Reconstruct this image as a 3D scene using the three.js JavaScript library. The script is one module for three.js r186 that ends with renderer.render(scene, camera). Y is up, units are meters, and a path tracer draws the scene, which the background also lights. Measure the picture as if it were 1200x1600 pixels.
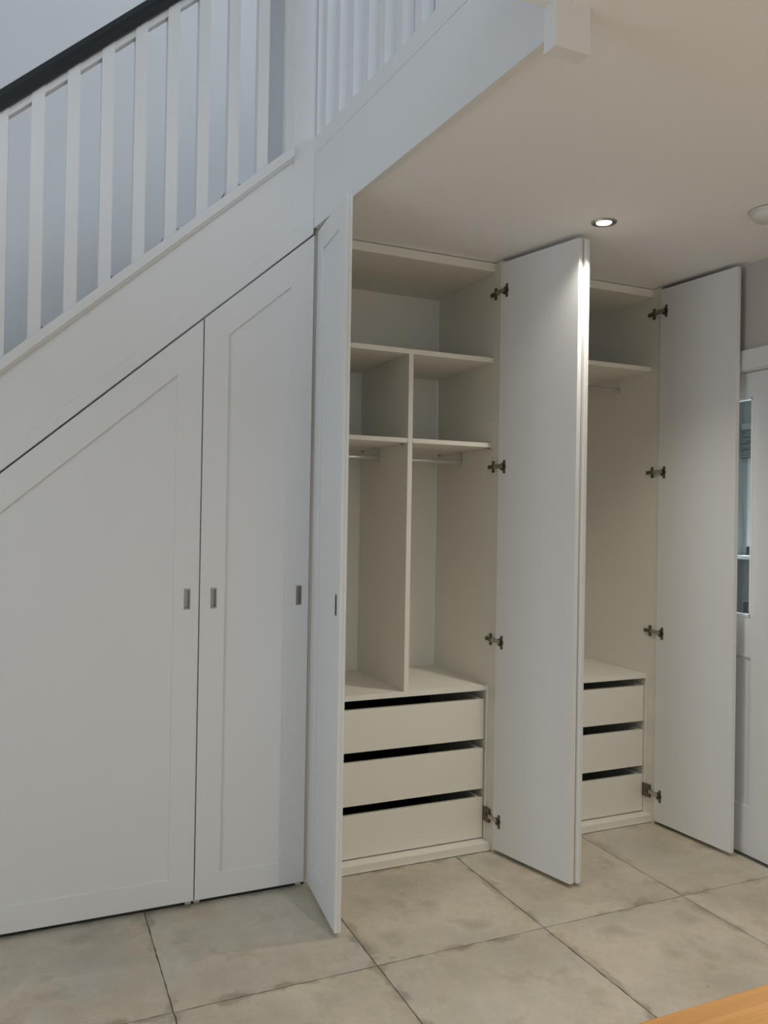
import * as THREE from 'three';
import { RoundedBoxGeometry } from 'three/addons/geometries/RoundedBoxGeometry.js';
import { mergeGeometries } from 'three/addons/utils/BufferGeometryUtils.js';
import { RectAreaLightUniformsLib } from 'three/addons/lights/RectAreaLightUniformsLib.js';

// ------------------------------------------------------------------ camera, sky, lights, exposure
const scene = new THREE.Scene();
const rad = THREE.MathUtils.degToRad;
const camera = new THREE.PerspectiveCamera(64.81, 1200 / 1600, 0.05, 60);
camera.position.set(0, 1.34, 2.79);
camera.rotation.order = 'YXZ';
camera.rotation.set(rad(0.451), rad(-23.932), rad(0.941));
scene.add(camera);

const renderer = new THREE.WebGLRenderer();
renderer.toneMapping = THREE.LinearToneMapping;
renderer.toneMappingExposure = 1.0;
renderer.shadowMap.enabled = true;
RectAreaLightUniformsLib.init();

scene.background = new THREE.Color().setRGB(0.62, 0.74, 0.92);   // even overcast daylight outside the windows

const COOL = new THREE.Color().setRGB(0.84, 0.93, 1.06);
const SOFT = new THREE.Color().setRGB(0.88, 0.96, 1.05);
const NEUTRAL = new THREE.Color().setRGB(1.0, 0.99, 0.96);
const WARM = new THREE.Color().setRGB(1.0, 0.935, 0.83);
// daylight entering at each window opening, the size of the opening
function daylight(name, w, h, pos, towards, color, nits) {
  const l = new THREE.RectAreaLight(color, nits, w, h);
  l.name = name; l.position.set(...pos); l.lookAt(...towards); scene.add(l);
  return l;
}
daylight('hall_window_daylight', 1.7, 1.5, [-3.12, 1.45, 1.9], [0, 1.45, 1.9], SOFT, 3.1);
daylight('stair_window_daylight', 2.0, 1.5, [-0.6, 4.15, 4.72], [-0.6, 3.75, 0], COOL, 3.1);
daylight('front_window_daylight', 2.2, 1.4, [0.6, 1.5, 4.72], [0.6, 1.5, 0], NEUTRAL, 0.3);
daylight('roof_window_daylight', 1.0, 0.9, [0.45, 5.17, -0.35], [0.45, 0, -0.35], COOL, 2.0);
daylight('landing_window_daylight', 1.6, 1.4, [3.6, 4.1, 1.3], [0, 3.5, 0.9], COOL, 4.2);
daylight('side_room_window_daylight', 0.9, 0.62, [4.42, 1.45, -0.76], [3, 1.3, -0.76], SOFT, 11);

// ------------------------------------------------------------------ helpers
let seed = 7;
const rnd = () => { seed = (seed * 1664525 + 1013904223) % 4294967296; return seed / 4294967296; };
const taken = {};
function numbered(name) {
  const n = taken[name] = (taken[name] ?? -1) + 1;
  return n ? `${name}_${String(n).padStart(3, '0')}` : name;
}
const V3 = (x, y, z) => new THREE.Vector3(x, y, z);
// box from its two corners
function box(x0, x1, y0, y1, z0, z1, r = 0.0012) {
  const w = Math.abs(x1 - x0), h = Math.abs(y1 - y0), d = Math.abs(z1 - z0);
  const g = r > 0 && Math.min(w, h, d) > 2.2 * r ? new RoundedBoxGeometry(w, h, d, 1, r) : new THREE.BoxGeometry(w, h, d);
  g.translate((x0 + x1) / 2, (y0 + y1) / 2, (z0 + z1) / 2);
  return g.index ? g.toNonIndexed() : g;
}
function merged(list) {
  const gs = list.map((g) => { const q = g.index ? g.toNonIndexed() : g; for (const k of Object.keys(q.attributes)) if (!['position', 'normal', 'uv'].includes(k)) q.deleteAttribute(k); return q; });
  return gs.length === 1 ? gs[0] : mergeGeometries(gs);
}
// a plate cut to an outline in x, y (with holes), its front face at z1
function plate(points, holes, z0, z1, bevel = 0.0012) {
  const s = new THREE.Shape(points.map((p) => new THREE.Vector2(...p)));
  for (const h of holes) s.holes.push(new THREE.Path(h.map((p) => new THREE.Vector2(...p))));
  const g = new THREE.ExtrudeGeometry(s, { depth: z1 - z0 - 2 * bevel, bevelEnabled: bevel > 0, bevelSize: bevel, bevelThickness: bevel, bevelOffset: -bevel, bevelSegments: 1, curveSegments: 8 });
  g.translate(0, 0, z0 + bevel);
  return g;
}
const circle = (cx, cy, r, n = 10) => Array.from({ length: n }, (_, i) => [cx + r * Math.cos(i / n * 6.28319), cy + r * Math.sin(i / n * 6.28319)]);
const rectPts = (x0, x1, y0, y1) => [[x0, y0], [x1, y0], [x1, y1], [x0, y1]];
function rod(a, b, r, n = 16) {
  const d = b.clone().sub(a), g = new THREE.CylinderGeometry(r, r, d.length(), n);
  g.applyQuaternion(new THREE.Quaternion().setFromUnitVectors(V3(0, 1, 0), d.clone().normalize()));
  g.translate((a.x + b.x) / 2, (a.y + b.y) / 2, (a.z + b.z) / 2);
  return g.toNonIndexed();
}
function mesh(name, geometry, material, parent) {
  const m = new THREE.Mesh(Array.isArray(geometry) ? merged(geometry) : geometry, material);
  m.name = name; m.castShadow = m.receiveShadow = true;
  parent.add(m);
  return m;
}
// geometry given in world axes, kept relative to its thing's base
function part(name, geometry, material, thing) {
  const g = Array.isArray(geometry) ? merged(geometry) : geometry;
  const b = thing.userData.base ? V3(...thing.userData.base) : null;
  if (b) g.translate(-b.x, -b.y, -b.z);
  return mesh(name, g, material, thing);
}
const bases = new Map();
function thing(name, label, category, base, group) {
  const o = new THREE.Group();
  o.name = numbered(name); o.position.set(...base); scene.add(o);
  o.userData = { label, category, base };
  if (group) o.userData.group = group;
  bases.set(o, base);
  return o;
}
function struct(name, geometry, material, label, category) {
  const m = mesh(name, geometry, material, scene);
  m.userData = { kind: 'structure', label, category };
  return m;
}

// ------------------------------------------------------------------ textures and materials
function hash(x, y, s) { let h = (x * 374761393 + y * 668265263 + s * 974634777) | 0; h = Math.imul(h ^ (h >>> 13), 1274126177); return ((h ^ (h >>> 16)) >>> 0) / 4294967296; }
function vnoise(x, y, s, period) {
  const xi = Math.floor(x), yi = Math.floor(y), fx = x - xi, fy = y - yi, u = fx * fx * (3 - 2 * fx), v = fy * fy * (3 - 2 * fy);
  const w = (a) => period ? ((a % period) + period) % period : a;
  const a = hash(w(xi), w(yi), s), b = hash(w(xi + 1), w(yi), s), c = hash(w(xi), w(yi + 1), s), d = hash(w(xi + 1), w(yi + 1), s);
  return a + (b - a) * u + (c - a) * v + (a - b - c + d) * u * v;
}
function fbm(x, y, s, o = 5) { let t = 0, a = 0.5, n = 0; for (let i = 0; i < o; i++) { t += a * vnoise(x, y, s + i * 17); n += a; x *= 2.03; y *= 2.03; a *= 0.55; } return t / n; }
function dataTexture(n, fn, srgb = true, m = n) {
  const d = new Uint8Array(n * m * 4);
  for (let j = 0; j < m; j++) for (let i = 0; i < n; i++) { const c = fn((i + 0.5) / n, (j + 0.5) / m), k = 4 * (j * n + i); for (let q = 0; q < 3; q++) d[k + q] = Math.max(0, Math.min(255, Math.round(c[q]))); d[k + 3] = 255; }
  const t = new THREE.DataTexture(d, n, m, THREE.RGBAFormat);
  t.magFilter = THREE.LinearFilter; t.minFilter = THREE.LinearFilter; t.wrapS = t.wrapT = THREE.RepeatWrapping;
  if (srgb) t.colorSpace = THREE.SRGBColorSpace;
  t.needsUpdate = true;
  return t;
}
const lin = (r, g, b) => new THREE.Color().setRGB(r, g, b);
const std = (o) => new THREE.MeshStandardMaterial(o);
const M = {
  paint: std({ color: lin(0.80, 0.80, 0.79), roughness: 0.42 }),          // satin white woodwork
  board: std({ color: lin(0.84, 0.82, 0.74), roughness: 0.5 }),           // white melamine carcass
  wall: std({ color: lin(0.76, 0.76, 0.75), roughness: 0.9 }),
  beigeWall: std({ color: lin(0.55, 0.515, 0.48), roughness: 0.92 }),
  ceiling: std({ color: lin(0.90, 0.90, 0.895), roughness: 0.95 }),
  sage: std({ color: lin(0.39, 0.42, 0.40), roughness: 0.9 }),
  black: std({ color: lin(0.012, 0.016, 0.017), roughness: 0.4 }),
  steel: std({ color: lin(0.33, 0.32, 0.30), roughness: 0.35, metalness: 0.9 }),
  nickel: std({ color: lin(0.48, 0.45, 0.40), roughness: 0.28, metalness: 1 }),
  darkMetal: std({ color: lin(0.05, 0.045, 0.035), roughness: 0.5, metalness: 0.4 }),
  chrome: std({ color: lin(0.75, 0.74, 0.76), roughness: 0.15, metalness: 1 }),
  hinge: std({ color: lin(0.17, 0.155, 0.12), roughness: 0.38, metalness: 0.85 }),
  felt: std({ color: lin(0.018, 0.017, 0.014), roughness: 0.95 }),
  grout: std({ color: lin(0.15, 0.14, 0.12), roughness: 0.95 }),
  plastic: std({ color: lin(0.7, 0.69, 0.66), roughness: 0.5 }),
  darkWood: std({ color: lin(0.02, 0.022, 0.022), roughness: 0.6 }),
  carpet: std({ color: lin(0.42, 0.41, 0.39), roughness: 1 }),
  glass: new THREE.MeshPhysicalMaterial({ color: lin(0.95, 0.98, 0.97), roughness: 0.02, transmission: 1, thickness: 0, ior: 1.5 }),
};
// stained cement-look porcelain: cloudy patches, rubbed darker blotches and worn rims
function tileTexture(s) {
  const base = [198, 190, 174];
  return dataTexture(512, (u, v) => {
    const a = fbm(u * 2.6, v * 2.6, s, 5), b = fbm(u * 6 + 9, v * 6, s + 50, 5), f = fbm(u * 40, v * 40, s + 90, 3), g = fbm(u * 120, v * 120, s + 140, 2);
    let t = (a - 0.5) * 50 + (b - 0.5) * 22 + (f - 0.5) * 9 + (g - 0.5) * 5;
    const blot = Math.max(0, b + 0.55 * (a - 0.5) - 0.56); t -= blot * 105;
    const e = Math.min(u, v, 1 - u, 1 - v), rag = fbm(u * 7, v * 7, s + 200, 5), rim = Math.max(0, 0.05 * (rag - 0.43) * 5 - e) / 0.04;
    t -= Math.min(1, rim) * 30 * (0.4 + f);
    if (fbm(u * 60, v * 60, s + 300, 2) > 0.915) t -= 40;
    const warm = (fbm(u * 3 + 4, v * 3, s + 400, 3) - 0.5) * 12;
    return [base[0] + t + warm * 0.5, base[1] + t, base[2] + t * 1.05 - warm];
  });
}
const tileMaterials = [11, 23, 37, 41, 59, 67, 73, 89].map((s) => std({ map: tileTexture(s), roughness: 0.55 }));
const oakTexture = dataTexture(1024, (u, v) => {
  const w = fbm(u * 2, v * 9, 5, 3) * 0.06, r = fbm(u * 3, (v + w) * 70, 3, 4), fine = fbm(u * 14, v * 420, 8, 2), band = fbm(u * 1.2, (v + w) * 14, 12, 3);
  const t = (r - 0.5) * 30 + (fine - 0.5) * 20 + (band - 0.5) * 26;
  return [190 + t, 139 + t * 0.95, 79 + t * 0.8];
});
M.oak = std({ map: oakTexture, roughness: 0.45 });
M.blind = std({ roughness: 0.9, map: dataTexture(256, (u, v) => {
  const a = fbm(u * 14, v * 14, 31, 3), st = v < 0.22 ? (Math.floor(v / 0.037) % 2 ? 150 : 60) : (a > 0.52 ? 70 : 118);
  return [st * 0.92, st, st * 0.97];
}) });

// ------------------------------------------------------------------ floor: base slab and separate tiles
const RW = 2.67, LW = -3.2, FW = 4.8, FARZ = -0.95, CEIL = 2.4, LAND = 2.725, TOP = 5.2;
const floor = struct('floor', box(LW - 0.1, RW + 0.1, -0.12, -0.0025, -1.1, FW + 0.1, 0), M.grout, 'hall floor of pale cement-look square tiles', 'floor');
{
  const S = 0.599, X0 = 0.388, Z0 = 0.573, J = 0.0024;
  // tile outlines with slightly chipped edges, a few variants
  const shapes = [0, 1, 2, 3].map(() => {
    const n = 26, pts = [], h = S / 2 - J / 2;
    const j = () => -Math.pow(rnd(), 4) * 0.0026;
    for (let i = 0; i < n; i++) pts.push([-h + 2 * h * i / n, -h - j()]);
    for (let i = 0; i < n; i++) pts.push([h + j(), -h + 2 * h * i / n]);
    for (let i = 0; i < n; i++) pts.push([h - 2 * h * i / n, h + j()]);
    for (let i = 0; i < n; i++) pts.push([-h - j(), h - 2 * h * i / n]);
    const g = plate(pts, [], -0.0024, 0, 0.0008);
    g.rotateX(-Math.PI / 2);
    const p = g.attributes.position, uv = g.attributes.uv;
    for (let i = 0; i < p.count; i++) uv.setXY(i, p.getX(i) / S + 0.5, p.getZ(i) / S + 0.5);
    return g;
  });
  let k = 0;
  for (let iz = -1; Z0 + iz * S < FW; iz++) for (let ix = -6; X0 + ix * S < RW - 0.01; ix++) {
    const x0 = Math.max(LW, X0 + ix * S), x1 = Math.min(RW, X0 + (ix + 1) * S), z1 = Math.min(FW, Z0 + (iz + 1) * S), z0 = Z0 + iz * S;
    if (x1 - x0 < 0.02 || z1 - z0 < 0.02) continue;
    const cut = x1 - x0 < S - 0.01 || z1 - z0 < S - 0.01;
    let g = shapes[k % 4];
    if (cut) {
      g = box(x0 + J / 2, x1 - J / 2, -0.0024, 0, z0 + J / 2, z1 - J / 2, 0.001);
      const p = g.attributes.position, uv = g.attributes.uv;
      for (let i = 0; i < p.count; i++) uv.setXY(i, (p.getX(i) - x0) / S, (p.getZ(i) - z0) / S);
    }
    const t = mesh(k ? `tile_${String(k).padStart(3, '0')}` : 'tile', g, tileMaterials[(ix * 3 + iz * 5 + 64) % 8], floor);
    if (!cut) { t.position.set(x0 + S / 2, 0, z0 + S / 2); t.rotation.y = ((ix * 7 + iz * 3 + 70) % 4) * Math.PI / 2; }
    k++;
  }
}

// ------------------------------------------------------------------ walls, ceilings, windows
// wall plates with openings: along x (facing z) or along z (facing x)
function wallX(x0, x1, y0, y1, z, t, holes) { const g = plate(rectPts(x0, x1, y0, y1), holes.map((h) => rectPts(...h)), 0, t, 0); g.translate(0, 0, z); return g; }
function wallZ(z0, z1, y0, y1, x, t, holes) { const g = plate(rectPts(-z1, -z0, y0, y1), holes.map((h) => rectPts(-h[1], -h[0], h[2], h[3])), 0, t, 0); g.rotateY(Math.PI / 2); g.translate(x, 0, 0); return g; }
function windowUnit(n, axis, a0, a1, y0, y1, at, label) {
  const fr = 0.06, d = 0.05, mid = (a0 + a1) / 2;
  const b = (p0, p1, q0, q1, dd = d) => axis === 'x' ? box(p0, p1, q0, q1, at - dd / 2, at + dd / 2) : box(at - dd / 2, at + dd / 2, q0, q1, p0, p1);
  const w = struct(`window_${n}`, [b(a0, a0 + fr, y0, y1), b(a1 - fr, a1, y0, y1), b(a0, a1, y0, y0 + fr), b(a0, a1, y1 - fr, y1), b(mid - fr / 2, mid + fr / 2, y0, y1)], M.paint, label, 'window');
  mesh('pane', b(a0 + fr, mid - fr / 2, y0 + fr, y1 - fr, 0.006), M.glass, w);
  mesh('pane', b(mid + fr / 2, a1 - fr, y0 + fr, y1 - fr, 0.006), M.glass, w);
  return w;
}
struct('wall_left', wallZ(-1.05, FW, 0, TOP, LW - 0.1, 0.1, [[1.0, 2.8, 0.65, 2.25]]), M.wall, 'white hall wall at the foot of the stairs', 'wall');
windowUnit(1, 'z', 1.0, 2.8, 0.65, 2.25, LW - 0.05, 'white framed hall window in the left wall');
struct('wall_front', wallX(LW, RW + 1.1, 0, TOP, FW, 0.1, [[-0.55, 1.75, 0.75, 2.25], [-1.65, 0.45, 3.35, 4.95]]), M.wall, 'white wall behind the viewer', 'wall');
windowUnit(2, 'x', -0.55, 1.75, 0.75, 2.25, FW + 0.05, 'white framed ground floor window behind the viewer');
windowUnit(3, 'x', -1.65, 0.45, 3.35, 4.95, FW + 0.05, 'white framed upstairs window behind the viewer');
struct('wall_far', wallX(LW, 1.02, 0, TOP, FARZ - 0.1, 0.1, []), M.wall, 'white plastered wall behind the stair flight', 'wall');
struct('wall_corridor', [wallX(0.92, RW + 1.1, LAND, TOP, -2.6, 0.1, []), wallZ(-2.5, FARZ - 0.1, LAND, TOP, 0.92, 0.1, []), wallZ(-2.5, FW, LAND, TOP, RW + 1.0, 0.1, [[0.4, 2.2, 3.3, 4.9]])], M.wall, 'dim upstairs corridor wall beyond the newel post', 'wall');
windowUnit(5, 'z', 0.4, 2.2, 3.3, 4.9, RW + 1.05, 'white framed upstairs landing window');
struct('floor_upper', box(0.93, RW + 1.0, LAND - 0.04, LAND, -2.5, -0.15, 0), M.carpet, 'pale carpeted upstairs landing floor', 'floor');
const roof = plate(rectPts(LW - 0.1, RW + 1.1, -FW - 0.1, 2.6), [rectPts(-0.1, 1.0, -0.15, 0.85)], TOP, TOP + 0.1, 0); roof.rotateX(-Math.PI / 2);
struct('ceiling_upper', roof, M.ceiling, 'white upstairs ceiling over the stairwell', 'ceiling');
// right wall with the doorway of the side room
const DZ0 = 0.045, DZ1 = 0.835, DTOP = 1.962;
{
  const a = -DZ1 - 0.02, b = -DZ0 + 0.02;
  const g = plate([[-FW, 0], [a, 0], [a, DTOP + 0.012], [b, DTOP + 0.012], [b, 0], [1.3, 0], [1.3, CEIL], [-FW, CEIL]], [], 0, 0.1, 0);
  g.rotateY(Math.PI / 2); g.translate(RW, 0, 0);
  struct('wall_right', g, M.beigeWall, 'grey beige wall with the glazed door, right of the wardrobes', 'wall');
}

// fascia line of the stairwell edge: slightly out of square with the cupboards
const FA = V3(0.9405, 0, 0), FD = V3(0.062, 0, 0.998).normalize(), FN = V3(-FD.z, 0, FD.x), FL = 1.405;
const onF = (s, y = 0, out = 0) => V3(FA.x + FD.x * s + FN.x * out, y, FA.z + FD.z * s + FN.z * out);
{
  const e0 = onF(-0.03, 0, -0.02), e1 = onF(FL, 0, -0.02);
  const pts = [[e0.x, 0.5], [RW + 1.0, 0.5], [RW + 1.0, -FW], [LW, -FW], [LW, -1.40], [e1.x, -1.40], [e0.x, -e0.z]];
  pts[0] = [e0.x, 1.05]; pts[1] = [RW + 0.1, 1.05]; pts[2] = [RW + 0.1, -FW];
  const g = plate(pts, [], CEIL, LAND - 0.041, 0); g.rotateX(-Math.PI / 2);
  struct('ceiling', g, M.ceiling, 'white ceiling with a recessed downlight over the wardrobes', 'ceiling');
  const fl = plate([[e0.x, 0.149], [RW + 1.0, 0.149], [RW + 1.0, -FW], [LW, -FW], [LW, -1.40], [e1.x, -1.40], [e0.x, -e0.z]], [], LAND - 0.04, LAND - 0.02, 0); fl.rotateX(-Math.PI / 2);
  struct('floor_landing', fl, M.carpet, 'pale landing floor above the ceiling', 'floor');
}

// side room seen through the glazed door
struct('floor_side_room', box(RW + 0.1, 4.6, -0.1, 0, -1.37, 2.0, 0), M.carpet, 'pale floor of the side room', 'floor');
struct('ceiling_side_room', box(RW + 0.1, 4.6, CEIL, CEIL + 0.1, -1.37, 2.0, 0), M.ceiling, 'white ceiling of the side room', 'ceiling');
struct('wall_side_room', [wallX(RW + 0.1, 4.6, 0, CEIL, -1.37, 0.1, []), wallX(RW + 0.1, 4.6, 0, CEIL, 1.9, 0.1, [])], M.sage, 'grey green wall of the side room, left through the glazed door', 'wall');
struct('wall_side_window', wallZ(-1.27, 1.9, 0, CEIL, 4.5, 0.1, [[-1.245, -0.25, 1.13, 2.02]]), M.sage, 'grey green window wall of the side room', 'wall');
{
  const w = windowUnit(4, 'z', -1.245, -0.25, 1.13, 2.02, 4.53, 'white window of the side room seen through the door glass');
  mesh('sill', box(4.4, 4.52, 1.105, 1.13, -1.262, -0.23), M.paint, w);
  const t = thing('roman_blind', 'dark patterned roman blind with striped hem in the side room window', 'blind', [4.47, 1.79, -0.75]);
  part('blind_fabric', box(4.455, 4.485, 1.79, 1.985, -1.25, -0.25), M.blind, t);
  part('head_rail', box(4.45, 4.49, 1.985, 2.025, -1.25, -0.25), M.sage, t);
  const c = thing('console_table', 'dark console table standing in the side room behind the glazed door', 'table', [4.33, 0, -0.6]);
  part('table_top', box(4.18, 4.48, 0.795, 0.85, -0.975, -0.25), M.darkWood, c);
  for (const x of [4.2, 4.46]) for (const z of [-0.955, -0.27]) part('leg', box(x - 0.018, x + 0.018, 0, 0.795, z - 0.018, z + 0.018), M.darkWood, c);
}
// glazed shaker door in the right wall
{
  const d = new THREE.Group(); d.name = 'door_1'; d.userData = { kind: 'structure', label: 'white door with tall narrow glass panes right of the wardrobes', category: 'door' }; scene.add(d);
  const X0 = RW + 0.018, X1 = RW + 0.058, st = 0.098, mz = (DZ0 + DZ1) / 2, by = 0.004;
  const panes = [[DZ0 + st - 0.03, mz - 0.03], [mz + 0.06, DZ1 - st + 0.03]];
  const hs = [...panes.map((p) => [p[0], p[1], 0.965, 1.858]), ...panes.map((p) => [p[0], p[1], 0.2, 0.80])];
  const leaf = mesh('leaf', wallZ(DZ0, DZ1, by, DTOP - 0.004, X0, 0.04, hs), M.paint, d);
  for (const p of panes) {
    mesh('pane', box(X0 + 0.016, X0 + 0.022, 0.955, 1.868, p[0] - 0.01, p[1] + 0.01, 0), M.glass, leaf);
    mesh('panel', box(X0 + 0.008, X0 + 0.03, 0.19, 0.81, p[0] - 0.01, p[1] + 0.01, 0.001), M.paint, leaf);
    const bd = (a, b, y0, y1) => box(X0 - 0.004, X0 + 0.016, y0, y1, a, b, 0.002);
    mesh('glazing_bead', [bd(p[0] - 0.002, p[0] + 0.01, 0.965, 1.858), bd(p[1] - 0.01, p[1] + 0.002, 0.965, 1.858), bd(p[0], p[1], 0.963, 0.975), bd(p[0], p[1], 1.848, 1.86)], M.paint, leaf);
  }
  mesh('handle', [rod(V3(X0 - 0.05, 1.0, DZ1 - 0.05), V3(X0, 1.0, DZ1 - 0.05), 0.009), rod(V3(X0 - 0.05, 1.0, DZ1 - 0.05), V3(X0 - 0.05, 1.0, DZ1 - 0.16), 0.009)], M.nickel, leaf);
  mesh('frame', [box(RW, RW + 0.1, 0, DTOP, DZ0 - 0.02, DZ0 - 0.004, 0), box(RW, RW + 0.1, 0, DTOP, DZ1 + 0.004, DZ1 + 0.02, 0), box(RW, RW + 0.1, DTOP, DTOP + 0.012, DZ0 - 0.02, DZ1 + 0.02, 0)], M.paint, d);
  mesh('architrave', [box(RW - 0.02, RW, DTOP + 0.004, DTOP + 0.084, DZ0 - 0.055, DZ1 + 0.085, 0.003), box(RW - 0.02, RW, 0, DTOP + 0.004, DZ1 + 0.012, DZ1 + 0.085, 0.003), box(RW - 0.02, RW, 0, DTOP + 0.004, DZ0 - 0.055, DZ0 - 0.008, 0.003)], M.paint, d);
}

// ------------------------------------------------------------------ staircase
const SL = 0.905, ANG = Math.atan(SL);
const doorTop = (x) => 1.5275 + 0.891 * x, gapTop = (x) => doorTop(x) + 0.0075, trimTop = (x) => 1.589 + 0.897 * x, capBot = (x) => 1.842 + 0.911 * x, capTop = (x) => 1.893 + 0.911 * x;
const XL = -1.55;
{
  const t = thing('staircase', 'white staircase flight with square balusters and black handrail climbing above the cupboards', 'staircase', [-0.5, 0, -0.4]);
  part('stringer', plate([[XL, Math.max(0, trimTop(XL))], [0.938, trimTop(0.938) - 0.05], [0.938, 2.60], [0.858, 2.60], [0.858, capBot(0.858)], [XL, capBot(XL)]], [], -0.045, -0.003, 0), M.paint, t);
  part('trim_board', plate([[XL, Math.max(0, gapTop(XL))], [0.9398, gapTop(0.9398)], [0.9398, trimTop(0.9398)], [XL, trimTop(XL)]], [], -0.035, 0.0015, 0.0015), M.paint, t);
  // sloping base rail with a rounded nose
  const L0 = XL, L1 = 0.862;
  part('base_rail', plate([[L0, capBot(L0) + 0.008], [L1, capBot(L1) + 0.008], [L1, capTop(L1)], [L0, capTop(L0)]], [], -0.062, 0.014, 0.004), M.paint, t);
  part('rail_bead', plate([[L0, capBot(L0)], [L1, capBot(L1)], [L1, capBot(L1) + 0.024], [L0, capBot(L0) + 0.024]], [], -0.05, 0.007, 0.003), M.paint, t);
  // square balusters
  const hb = (x) => 2.682 + 0.921 * x, pitch = 0.1048;
  for (let i = -13; i <= 8; i++) {
    const x = -0.007 + i * pitch; if (x < XL + 0.05) continue;
    const x1 = i === 8 ? x + 0.036 : x + 0.039, zb = -0.049, zf = -0.010;
    const g = new THREE.BoxGeometry(x1 - x, 1, zf - zb), p = g.attributes.position;
    for (let k = 0; k < p.count; k++) { const px = p.getX(k) + (x + x1) / 2; p.setXYZ(k, px, p.getY(k) > 0 ? hb(px) + 0.005 : capTop(px) - 0.004, p.getZ(k) + (zf + zb) / 2); }
    part('baluster', g, M.paint, t);
  }
  part('rail_fillet', plate([[L0, hb(L0) - 0.026], [L1, hb(L1) - 0.026], [L1, hb(L1) + 0.006], [L0, hb(L0) + 0.006]], [], -0.045, -0.014, 0.001), M.paint, t);
  // moulded handrail swept along the slope
  const prof = [[-0.030, 0], [0.030, 0], [0.034, 0.012], [0.030, 0.022], [0.034, 0.034], [0.030, 0.050], [0.014, 0.057], [-0.014, 0.057], [-0.030, 0.050], [-0.034, 0.034], [-0.030, 0.022], [-0.034, 0.012]];
  const hg = plate(prof, [], 0, 2.44 / Math.cos(ANG), 0); // along z, then turned along the slope
  hg.rotateY(Math.PI / 2); hg.rotateZ(Math.atan(0.921)); hg.translate(XL, hb(XL), -0.03);
  part('handrail', hg, M.black, t);
  part('newel_post', [box(0.859, 0.9402, 2.375, 3.95, -0.085, -0.0014, 0.0006), box(0.849, 0.946, 3.95, 3.975, -0.095, 0.007, 0.002)], M.paint, t);
  // steps hidden behind the stringer
  for (let i = 0; i < 13; i++) { const y = (i + 1) * LAND / 14, x = 0.86 - (13 - i) * 0.215; part('step', [box(x, x + 0.24, y - 0.03, y, FARZ, -0.06, 0.002), box(x + 0.015, x + 0.03, y - LAND / 14, y - 0.03, FARZ, -0.06, 0)], M.carpet, t); }
}
// stairwell edge: fascia, landing balusters, newel drop
{
  const turn = Math.atan2(FN.x, FN.z); // local z out of the fascia, local x along -FD ...
  const along = (g) => { g.rotateY(-Math.PI / 2 + Math.atan2(FD.x, FD.z)); g.translate(FA.x, 0, FA.z); return g; };
  // local frame: x runs along the fascia, z points out into the stairwell
  const fas = struct('trim_1', along(box(-0.0012, FL - 0.005, CEIL - 0.006, LAND - 0.064, -0.02, 0, 0)), M.paint, 'white fascia board along the stairwell edge above the ceiling line', 'trim');
  const t = thing('landing_balustrade', 'white landing balustrade with closely set square balusters above the fascia board', 'balustrade', [0.98, LAND, 0.7]);
  part('base_rail', along(box(-0.0012, FL - 0.005, LAND - 0.064, LAND, -0.055, 0.0012, 0)), M.paint, t);
  for (let i = 0; i < 12; i++) { const s = 0.045 + i * 0.1132; part('baluster', along(box(s, s + 0.0395, LAND - 0.002, 3.66, -0.042, -0.003, 0.001)), M.paint, t); }
  part('half_baluster', along(box(-0.001, 0.004, LAND - 0.002, 3.66, -0.046, -0.003, 0)), M.paint, t);
  const hg = plate([[-0.030, 0], [0.030, 0], [0.034, 0.012], [0.030, 0.022], [0.034, 0.034], [0.030, 0.050], [0.014, 0.057], [-0.014, 0.057], [-0.030, 0.050], [-0.034, 0.034], [-0.030, 0.022], [-0.034, 0.012]], [], 0.002, FL, 0);
  hg.rotateY(Math.PI / 2); hg.translate(0, 3.655, -0.022);
  part('handrail', along(hg), M.black, t);
  part('newel_post', [box(0.960, 1.048, 2.303, 3.9, 1.4005, 1.441, 0.0015)], M.paint, t);
}

// ------------------------------------------------------------------ handles, hinges, doors
// flush pull let into a hole: bezel and a pan 9 mm deep (in door axes, front face at z = 0)
const HW = 0.0215, HH = 0.071;
const pullHole = (cx, cy) => rectPts(cx - HW / 2 + 0.0015, cx + HW / 2 - 0.0015, cy - HH / 2 + 0.0015, cy + HH / 2 - 0.0015);
function flushPull(cx, cy, parent) {
  const x0 = cx - HW / 2, x1 = cx + HW / 2, y0 = cy - HH / 2, y1 = cy + HH / 2, r = 0.004;
  const bez = plate(rectPts(x0, x1, y0, y1), [rectPts(x0 + r, x1 - r, y0 + r * 1.4, y1 - r * 1.4)], -0.0008, 0.0012, 0.0003);
  const pan = [box(x0 + 0.0025, x1 - 0.0025, y0 + 0.0025, y1 - 0.0025, -0.0115, -0.0105, 0), box(x0 + 0.002, x0 + r, y0 + r, y1 - r, -0.011, 0, 0), box(x1 - r, x1 - 0.002, y0 + r, y1 - r, -0.011, 0, 0), box(x0 + r, x1 - r, y0 + 0.002, y0 + r * 1.4, -0.011, 0, 0), box(x0 + r, x1 - r, y1 - r * 1.4, y1 - 0.002, -0.011, 0, 0)];
  return mesh('handle', [bez, ...pan], M.steel, parent);
}
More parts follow.
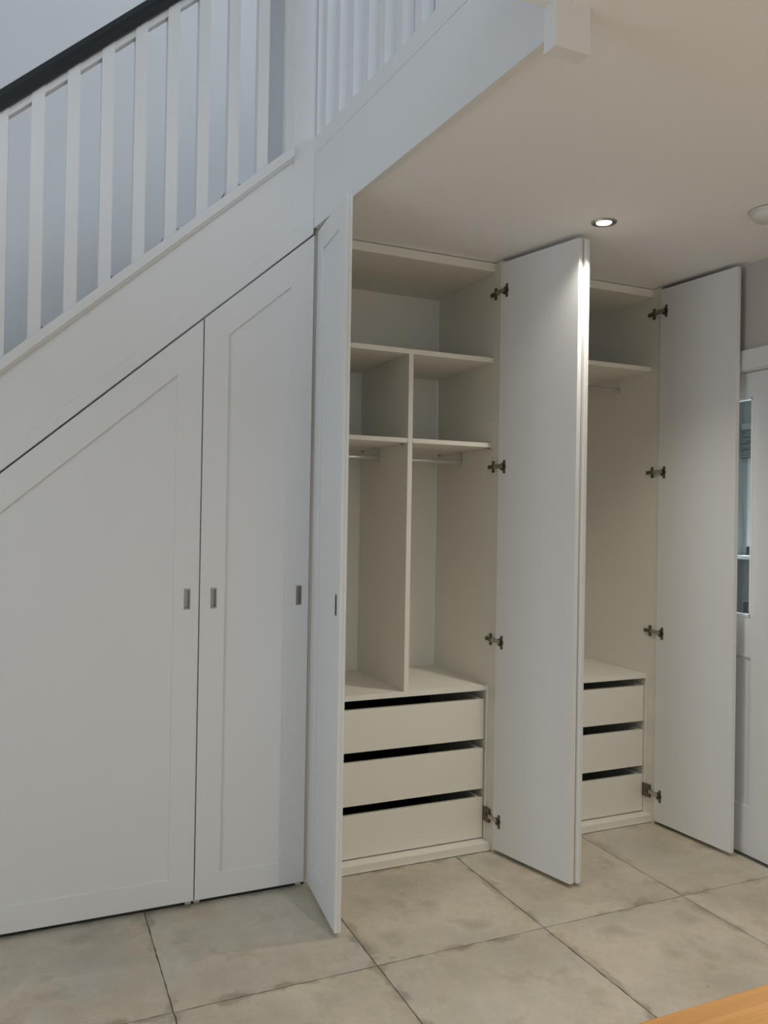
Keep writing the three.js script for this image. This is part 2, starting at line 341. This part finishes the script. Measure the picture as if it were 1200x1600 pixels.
// shaker door: slab with a raised frame, pull holes cut through the frame; the panel lies in the frame
function doorGeometry(outline, panelOutline, pulls) {
  const hs = pulls.map((p) => pullHole(...p));
  return merged([plate(outline, [panelOutline, ...hs], -0.0125, 0, 0.0014), plate(outline, hs, -0.0206, -0.0125, 0.0004), plate(outline, [], -0.022, -0.0206, 0.0006)]);
}
function addDoor(parent, outline, panelOutline, pulls, pos, turn) {
  const d = mesh('door', doorGeometry(outline, panelOutline, pulls), M.paint, parent);
  d.position.set(...pos); d.rotation.y = turn;
  mesh('panel', plate(panelOutline, [], -0.0124, -0.006, 0.0003), M.paint, d);
  for (const p of pulls) flushPull(...p, d);
  return d;
}
// sloping cupboard fronts under the stairs
function slopingFront(x0, x1, label, pulls) {
  const by = 0.019, fr = 0.086, t = thing('understairs_cupboard', label, 'cupboard', [(x0 + x1) / 2, 0, -0.25], 'sloping cupboards under the stairs');
  const outline = [[x0, by], [x1, by], [x1, doorTop(x1)], [x0, doorTop(x0)]];
  const pt = (x) => doorTop(x) - 0.124;
  const pan = [[x0 + fr, by + fr], [x1 - fr, by + fr], [x1 - fr, pt(x1 - fr)], [x0 + fr, pt(x0 + fr)]];
  const off = (l) => l.map(([x, y]) => [x - (x0 + x1) / 2, y]);
  addDoor(t, off(outline), off(pan), pulls.map(([x, y]) => [x - (x0 + x1) / 2, y]), [0, 0, 0.25], 0);
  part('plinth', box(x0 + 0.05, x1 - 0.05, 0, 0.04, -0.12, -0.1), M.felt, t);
  for (const x of [x0 + 0.012, x1 - 0.014]) part('foot', box(x - 0.010, x + 0.010, 0, 0.04, -0.06, -0.024), M.board, t);
  return t;
}
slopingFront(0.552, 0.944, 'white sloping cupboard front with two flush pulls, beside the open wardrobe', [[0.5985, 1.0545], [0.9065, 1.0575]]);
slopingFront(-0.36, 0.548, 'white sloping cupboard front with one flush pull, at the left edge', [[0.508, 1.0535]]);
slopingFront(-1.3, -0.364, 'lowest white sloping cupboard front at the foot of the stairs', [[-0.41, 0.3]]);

// drawer with front, sides, back and dark base
function drawer(t, x0, x1, y0, y1) {
  const g = new THREE.Group(); g.name = 'drawer'; t.add(g); g.userData.base = t.userData.base;
  part('drawer_front', box(x0, x1, y0, y1, -0.097, -0.079, 0.001), M.board, g);
  part('drawer_side', box(x0 + 0.012, x0 + 0.026, y0 + 0.01, y1 + 0.002, -0.53, -0.097), M.board, g);
  part('drawer_side', box(x1 - 0.026, x1 - 0.012, y0 + 0.01, y1 + 0.002, -0.53, -0.097), M.board, g);
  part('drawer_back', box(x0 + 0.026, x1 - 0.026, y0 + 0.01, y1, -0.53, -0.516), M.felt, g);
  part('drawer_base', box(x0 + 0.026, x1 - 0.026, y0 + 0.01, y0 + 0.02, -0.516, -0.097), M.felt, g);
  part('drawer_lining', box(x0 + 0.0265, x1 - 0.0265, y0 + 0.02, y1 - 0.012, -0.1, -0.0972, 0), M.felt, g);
  delete g.userData.base;
}
// concealed hinge: cross plate on the carcass side, arm, cup plate on the open door
function hinge(t, xs, y, cup, dir, nrm, big) {
  const g = new THREE.Group(); g.name = 'hinge'; t.add(g); g.userData.base = t.userData.base;
  const plateG = big ? [box(xs - 0.012, xs, y - 0.028, y + 0.028, -0.085, -0.034, 0.001), rod(V3(xs - 0.016, y, -0.05), V3(xs - 0.011, y, -0.05), 0.008)]
    : [box(xs - 0.009, xs, y - 0.0075, y + 0.0075, -0.085, -0.028, 0.001), box(xs - 0.005, xs, y - 0.024, y + 0.024, -0.058, -0.044, 0.001), rod(V3(xs - 0.007, y + 0.017, -0.051), V3(xs - 0.004, y + 0.017, -0.051), 0.005), rod(V3(xs - 0.007, y - 0.017, -0.051), V3(xs - 0.004, y - 0.017, -0.051), 0.005), rod(V3(xs - 0.0115, y, -0.07), V3(xs - 0.008, y, -0.07), 0.0045)];
  part('mounting_plate', plateG, M.hinge, g);
  // cup plate flat on the door's inner face
  const c = V3(cup.x, y - 0.003, cup.z), q = new THREE.Quaternion().setFromRotationMatrix(new THREE.Matrix4().makeBasis(dir, V3(0, 1, 0), nrm));
  const place = (b) => { b.applyQuaternion(q); b.translate(c.x, c.y, c.z); return b; };
  part('cup_plate', [place(box(0.001, 0.014, -0.027, 0.027, 0, 0.0022, 0.0006)), place(rod(V3(0.0075, 0.020, 0.001), V3(0.0075, 0.020, 0.0034), 0.0045)), place(rod(V3(0.0075, -0.020, 0.001), V3(0.0075, -0.020, 0.0034), 0.0045)), place(rod(V3(0, 0, 0), V3(0, 0, 0.0026), 0.0165, 20))], M.hinge, g);
  part('cup', place(rod(V3(0.002, 0, 0), V3(0.002, 0, 0.0031), 0.0115, 20)), M.darkMetal, g);
  const a = V3(xs - 0.009, y, -0.036), b = place(V3ToGeo(V3(0, 0, 0.004)));
  const bv = V3(b.attributes.position.getX(0), y - 0.001, b.attributes.position.getZ(0));
  const d = bv.clone().sub(a), L = d.length(), arm = box(-L / 2, L / 2, -0.0085, 0.0085, -0.0035, 0.0035, 0.001);
  arm.rotateY(Math.atan2(-d.z, d.x)); arm.translate((a.x + bv.x) / 2, y, (a.z + bv.z) / 2);
  part('arm', arm, M.nickel, g);
  delete g.userData.base;
}
function V3ToGeo(v) { return new THREE.BufferGeometry().setFromPoints([v]); }

const PB = 0.031, CT = 0.661, BACK = -0.556, SF = -0.068, CF = -0.027, DT = 2.382;
// carcass side with drilled shelf holes (outline in z, y)
function sidePanel(t, name, x0, x1, y0, y1, z0, z1, rows) {
  const holes = [];
  for (const [z, ys] of rows) for (const y of ys) holes.push(circle(-z, y, 0.0032, 8));
  const g = plate(rectPts(-z1, -z0, y0, y1), holes, 0, x1 - x0, 0.0006);
  g.rotateY(Math.PI / 2); g.translate(x0, 0, 0);
  return part(name, g, M.board, t);
}
const hy = [1.597, 1.629, 1.692, 1.724, 1.756, 1.788];
function shelfPins(shelf, list, base) { for (const [x, y, z] of list) { const g = rod(V3(x - 0.006, y, z), V3(x + 0.006, y, z), 0.003, 8); const h = box(x - 0.005, x + 0.005, y - 0.002, y + 0.004, z - 0.004, z + 0.004, 0); const q = merged([g, h]); q.translate(-base[0], -base[1], -base[2]); mesh('shelf_pin', q, M.nickel, shelf); } }
function hangingRail(t, x0, x1, y, z, hook) {
  const r = part('hanging_rail', rod(V3(x0, y, z), V3(x1, y, z), 0.0125, 20), M.chrome, t), b = t.userData.base;
  for (const [x, s] of [[x0, 1], [x1, -1]]) {
    const g = merged([rod(V3(x, y, z), V3(x + s * 0.008, y, z), 0.0185, 20), ...(hook ? [box(x, x + s * 0.006, y, y + 0.045, z - 0.008, z + 0.008), rod(V3(x + s * 0.003, y + 0.04, z - 0.006), V3(x + s * 0.009, y + 0.04, z - 0.006), 0.003, 8)] : [])]);
    g.translate(-b[0], -b[1], -b[2]); mesh('rail_socket', g, hook ? M.plastic : M.chrome, r);
  }
}
// ---- left wardrobe: two narrow bays, three drawers
{
  const xl = 0.972, xr = 1.75, dv0 = 1.366, dv1 = 1.386;
  const t = thing('wardrobe', 'open white wardrobe with a centre divider, two bays and three wide drawers', 'wardrobe', [1.36, 0, -0.29]);
  sidePanel(t, 'side_panel', 0.954, xl, 0, CEIL - 0.003, BACK, CF, []);
  sidePanel(t, 'side_panel', xr, xr + 0.0185, 0, CEIL - 0.003, BACK, -0.009, [[-0.064, hy], [-0.525, hy]]);
  part('back_panel', box(xl, xr, 0, CEIL - 0.003, BACK - 0.008, BACK, 0), M.board, t);
  part('top_infill', box(xl, xr, 2.362, CEIL - 0.003, -0.078, -0.06), M.board, t);
  part('top_panel', box(xl, xr, 2.362, 2.38, BACK, -0.078, 0), M.board, t);
  part('plinth', box(xl, xr + 0.006, 0, PB, -0.1, -0.0305), M.board, t);
  part('plinth_scribe', box(xl, xr + 0.006, 0, 0.006, -0.0305, -0.0275, 0.0005), M.board, t);
  part('counter', box(xl, xr, CT - 0.02, CT, BACK, SF), M.board, t);
  part('drawer_upright', box(xr - 0.008, xr, PB, CT - 0.02, BACK, SF), M.board, t);
  sidePanel(t, 'divider', dv0, dv1, CT, 1.989, BACK, SF, [[-0.111, hy], [-0.52, hy]]);
  part('shelf', box(xl, xr, 1.989, 2.009, BACK, SF), M.board, t);
  const s1 = part('shelf', box(xl + 0.001, dv0 - 0.001, 1.639, 1.657, BACK + 0.02, SF), M.board, t);
  const s2 = part('shelf', box(dv1 + 0.001, xr - 0.001, 1.639, 1.657, BACK + 0.02, SF), M.board, t);
  shelfPins(s1, [[dv0 - 0.006, 1.635, -0.111], [dv0 - 0.006, 1.635, -0.52], [xl + 0.006, 1.635, -0.111], [xl + 0.006, 1.635, -0.52]], t.userData.base);
  shelfPins(s2, [[xr - 0.006, 1.635, -0.08], [xr - 0.006, 1.635, -0.52], [dv1 + 0.006, 1.635, -0.111], [dv1 + 0.006, 1.635, -0.52]], t.userData.base);
  hangingRail(t, xl, dv0, 1.596, -0.33, true);
  hangingRail(t, dv1, xr, 1.592, -0.31, true);
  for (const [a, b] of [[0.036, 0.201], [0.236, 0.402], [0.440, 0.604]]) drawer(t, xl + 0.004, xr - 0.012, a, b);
  const W = 0.388, by = 0.016, fr = 0.086, o = (x0, x1) => [rectPts(x0, x1, by, DT), rectPts(x0 + fr, x1 - fr, by + fr, DT - fr)];
  const B = t.userData.base;
  // left door, hinged left and swung just past square
  const [oa, pa] = o(0, W - 0.004);
  addDoor(t, oa, pa, [[W - 0.048, 1.056]], [0.9555 - B[0], 0, -0.004 - B[2]], rad(-95.2));
  // right door, hinged right and swung well past square
  const [ob, pb] = o(-W - 0.004, 0);
  const th = rad(104), ox = 1.763, oz = -0.009;
  const d = addDoor(t, ob, pb, [[-W + 0.044, 1.056]], [ox - B[0], 0, oz - B[2]], th);
  mesh('pull_cover', plate(rectPts(-W + 0.031, -W + 0.057, 1.0, 1.096), [], -0.0235, -0.022, 0.0004), M.paint, d);
  const dir = V3(-Math.cos(th), 0, Math.sin(th)), nrm = V3(-Math.sin(th), 0, -Math.cos(th));
  const cup = V3(ox, 0, oz).addScaledVector(dir, 0.026).addScaledVector(nrm, 0.022);
  for (const [y, big] of [[2.268], [1.558], [0.853], [0.137, true]]) hinge(t, xr, y, cup, dir, nrm, big);
}
// ---- right wardrobe: one bay with hanging rail, three drawers
{
  const xl = 1.789, xr = 2.586;
  const t = thing('wardrobe', 'open white wardrobe with a single bay, hanging rail and three drawers, by the glazed door', 'wardrobe', [2.19, 0, -0.29]);
  sidePanel(t, 'side_panel', 1.7705, xl, 0, CEIL - 0.003, BACK, CF, []);
  sidePanel(t, 'side_panel', xr, xr + 0.0185, 0, CEIL - 0.003, BACK, -0.011, []);
  part('filler_strip', box(xr + 0.019, RW - 0.001, 0, CEIL - 0.003, -0.05, CF), M.board, t);
  part('back_panel', box(xl, xr, 0, CEIL - 0.003, BACK - 0.008, BACK, 0), M.board, t);
  part('top_infill', box(xl, xr, 2.362, CEIL - 0.003, -0.078, -0.06), M.board, t);
  part('top_panel', box(xl, xr, 2.362, 2.38, BACK, -0.078, 0), M.board, t);
  part('plinth', box(xl, xr + 0.004, 0, PB, -0.1, -0.0305), M.board, t);
  part('plinth_scribe', box(xl, xr + 0.004, 0, 0.006, -0.0305, -0.0275, 0.0005), M.board, t);
  part('counter', box(xl, xr, CT - 0.025, CT - 0.005, BACK, SF), M.board, t);
  part('drawer_upright', box(xr - 0.006, xr, PB, CT - 0.025, BACK, SF), M.board, t);
  part('shelf', box(xl, xr, 2.027, 2.047, BACK, SF), M.board, t);
  hangingRail(t, xl, xr, 1.971, -0.29, false);
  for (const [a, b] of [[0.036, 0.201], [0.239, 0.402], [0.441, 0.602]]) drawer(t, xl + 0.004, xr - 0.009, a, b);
  const by = 0.016, fr = 0.086, o = (x0, x1) => [rectPts(x0, x1, by, DT), rectPts(x0 + fr, x1 - fr, by + fr, DT - fr)];
  const B = t.userData.base;
  const [oa, pa] = o(0, 0.4025);
  addDoor(t, oa, pa, [[0.355, 1.056]], [1.7685 - B[0], 0, -0.0105 - B[2]], rad(-76));
  const th = rad(95), ox = 2.599, oz = -0.007;
  const [ob, pb] = o(-0.397, 0);
  const d = addDoor(t, ob, pb, [[-0.349, 1.056]], [ox - B[0], 0, oz - B[2]], th);
  mesh('pull_cover', plate(rectPts(-0.362, -0.336, 1.0, 1.096), [], -0.0232, -0.022, 0.0004), M.paint, d);
  const dir = V3(-Math.cos(th), 0, Math.sin(th)), nrm = V3(-Math.sin(th), 0, -Math.cos(th));
  const cup = V3(ox, 0, oz).addScaledVector(dir, 0.026).addScaledVector(nrm, 0.022);
  for (const [y, big] of [[2.284], [1.567], [0.853], [0.135, true]]) hinge(t, xr, y, cup, dir, nrm, big);
}

// ------------------------------------------------------------------ ceiling fittings
function downlight(x, z, label, candela, cone) {
  const t = thing('downlight', label, 'downlight', [x, CEIL, z], 'recessed ceiling downlights');
  const prof = [[0.0265, 0.001], [0.030, -0.0035], [0.038, -0.0045], [0.0445, -0.002], [0.045, 0.0005]].map((p) => new THREE.Vector2(...p));
  mesh('bezel', new THREE.LatheGeometry(prof, 48), M.nickel, t);
  const lens = mesh('lens', new THREE.CylinderGeometry(0.0268, 0.0268, 0.003, 40).translate(0, -0.0015, 0), std({ color: 0xffffff, emissive: lin(1.0, 0.93, 0.84), emissiveIntensity: 1.6 }), t);
  lens.castShadow = false;
  const s = new THREE.SpotLight(WARM, candela, 0, rad(cone), 1, 2);
  s.name = 'downlight_beam'; s.position.set(x, CEIL - 0.009, z); s.target.position.set(x, 0, z); s.castShadow = true; s.shadow.radius = 1.2;
  scene.add(s, s.target);
}
downlight(1.85, 0.498, 'lit recessed downlight in the ceiling, just in front of the middle open doors', 2.9, 57);
downlight(1.3, 2.4, 'lit recessed downlight in the ceiling above the oak table', 5.3, 78);
downlight(1.9, 3.5, 'lit recessed downlight in the ceiling near the front wall, right of the oak table', 19.0, 62);
downlight(0.3, 3.7, 'lit recessed downlight in the ceiling behind the viewer', 5.0, 56);
{
  const t = thing('smoke_detector', 'round white smoke detector on the ceiling at the right edge', 'smoke detector', [2.27, CEIL, 0.83]);
  const lathe = (p) => new THREE.LatheGeometry(p.map((q) => new THREE.Vector2(...q)), 48);
  mesh('base', lathe([[0.0001, 0], [0.060, 0], [0.060, -0.008], [0.057, -0.010], [0.0001, -0.010]]), M.plastic, t);
  mesh('cover', lathe([[0.054, -0.009], [0.052, -0.022], [0.040, -0.034], [0.018, -0.038], [0.0001, -0.038]]), M.plastic, t);
}
// ------------------------------------------------------------------ oak table in the foreground
{
  const t = thing('dining_table', 'oak dining table with its edge in the bottom right corner', 'table', [1.24, 0, 2.49]);
  const top = box(0.44, 2.04, 0.712, 0.75, 2.041, 2.94, 0.003);
  const p = top.attributes.position, n = top.attributes.normal, uv = top.attributes.uv;
  for (let i = 0; i < p.count; i++) Math.abs(n.getX(i)) > 0.7 ? uv.setXY(i, p.getY(i) + 0.3, p.getZ(i)) : uv.setXY(i, p.getX(i) * 0.6, (p.getZ(i) + p.getY(i)) * 0.9);
  part('table_top', top, M.oak, t);
  for (const x of [0.52, 1.96]) for (const z of [2.12, 2.86]) part('leg', box(x - 0.035, x + 0.035, 0, 0.712, z - 0.035, z + 0.035, 0.003), M.oak, t);
  part('apron', [box(0.55, 1.93, 0.63, 0.712, 2.11, 2.13), box(0.55, 1.93, 0.63, 0.712, 2.85, 2.87)], M.oak, t);
}
for (const o of bases.keys()) delete o.userData.base;
renderer.render(scene, camera);
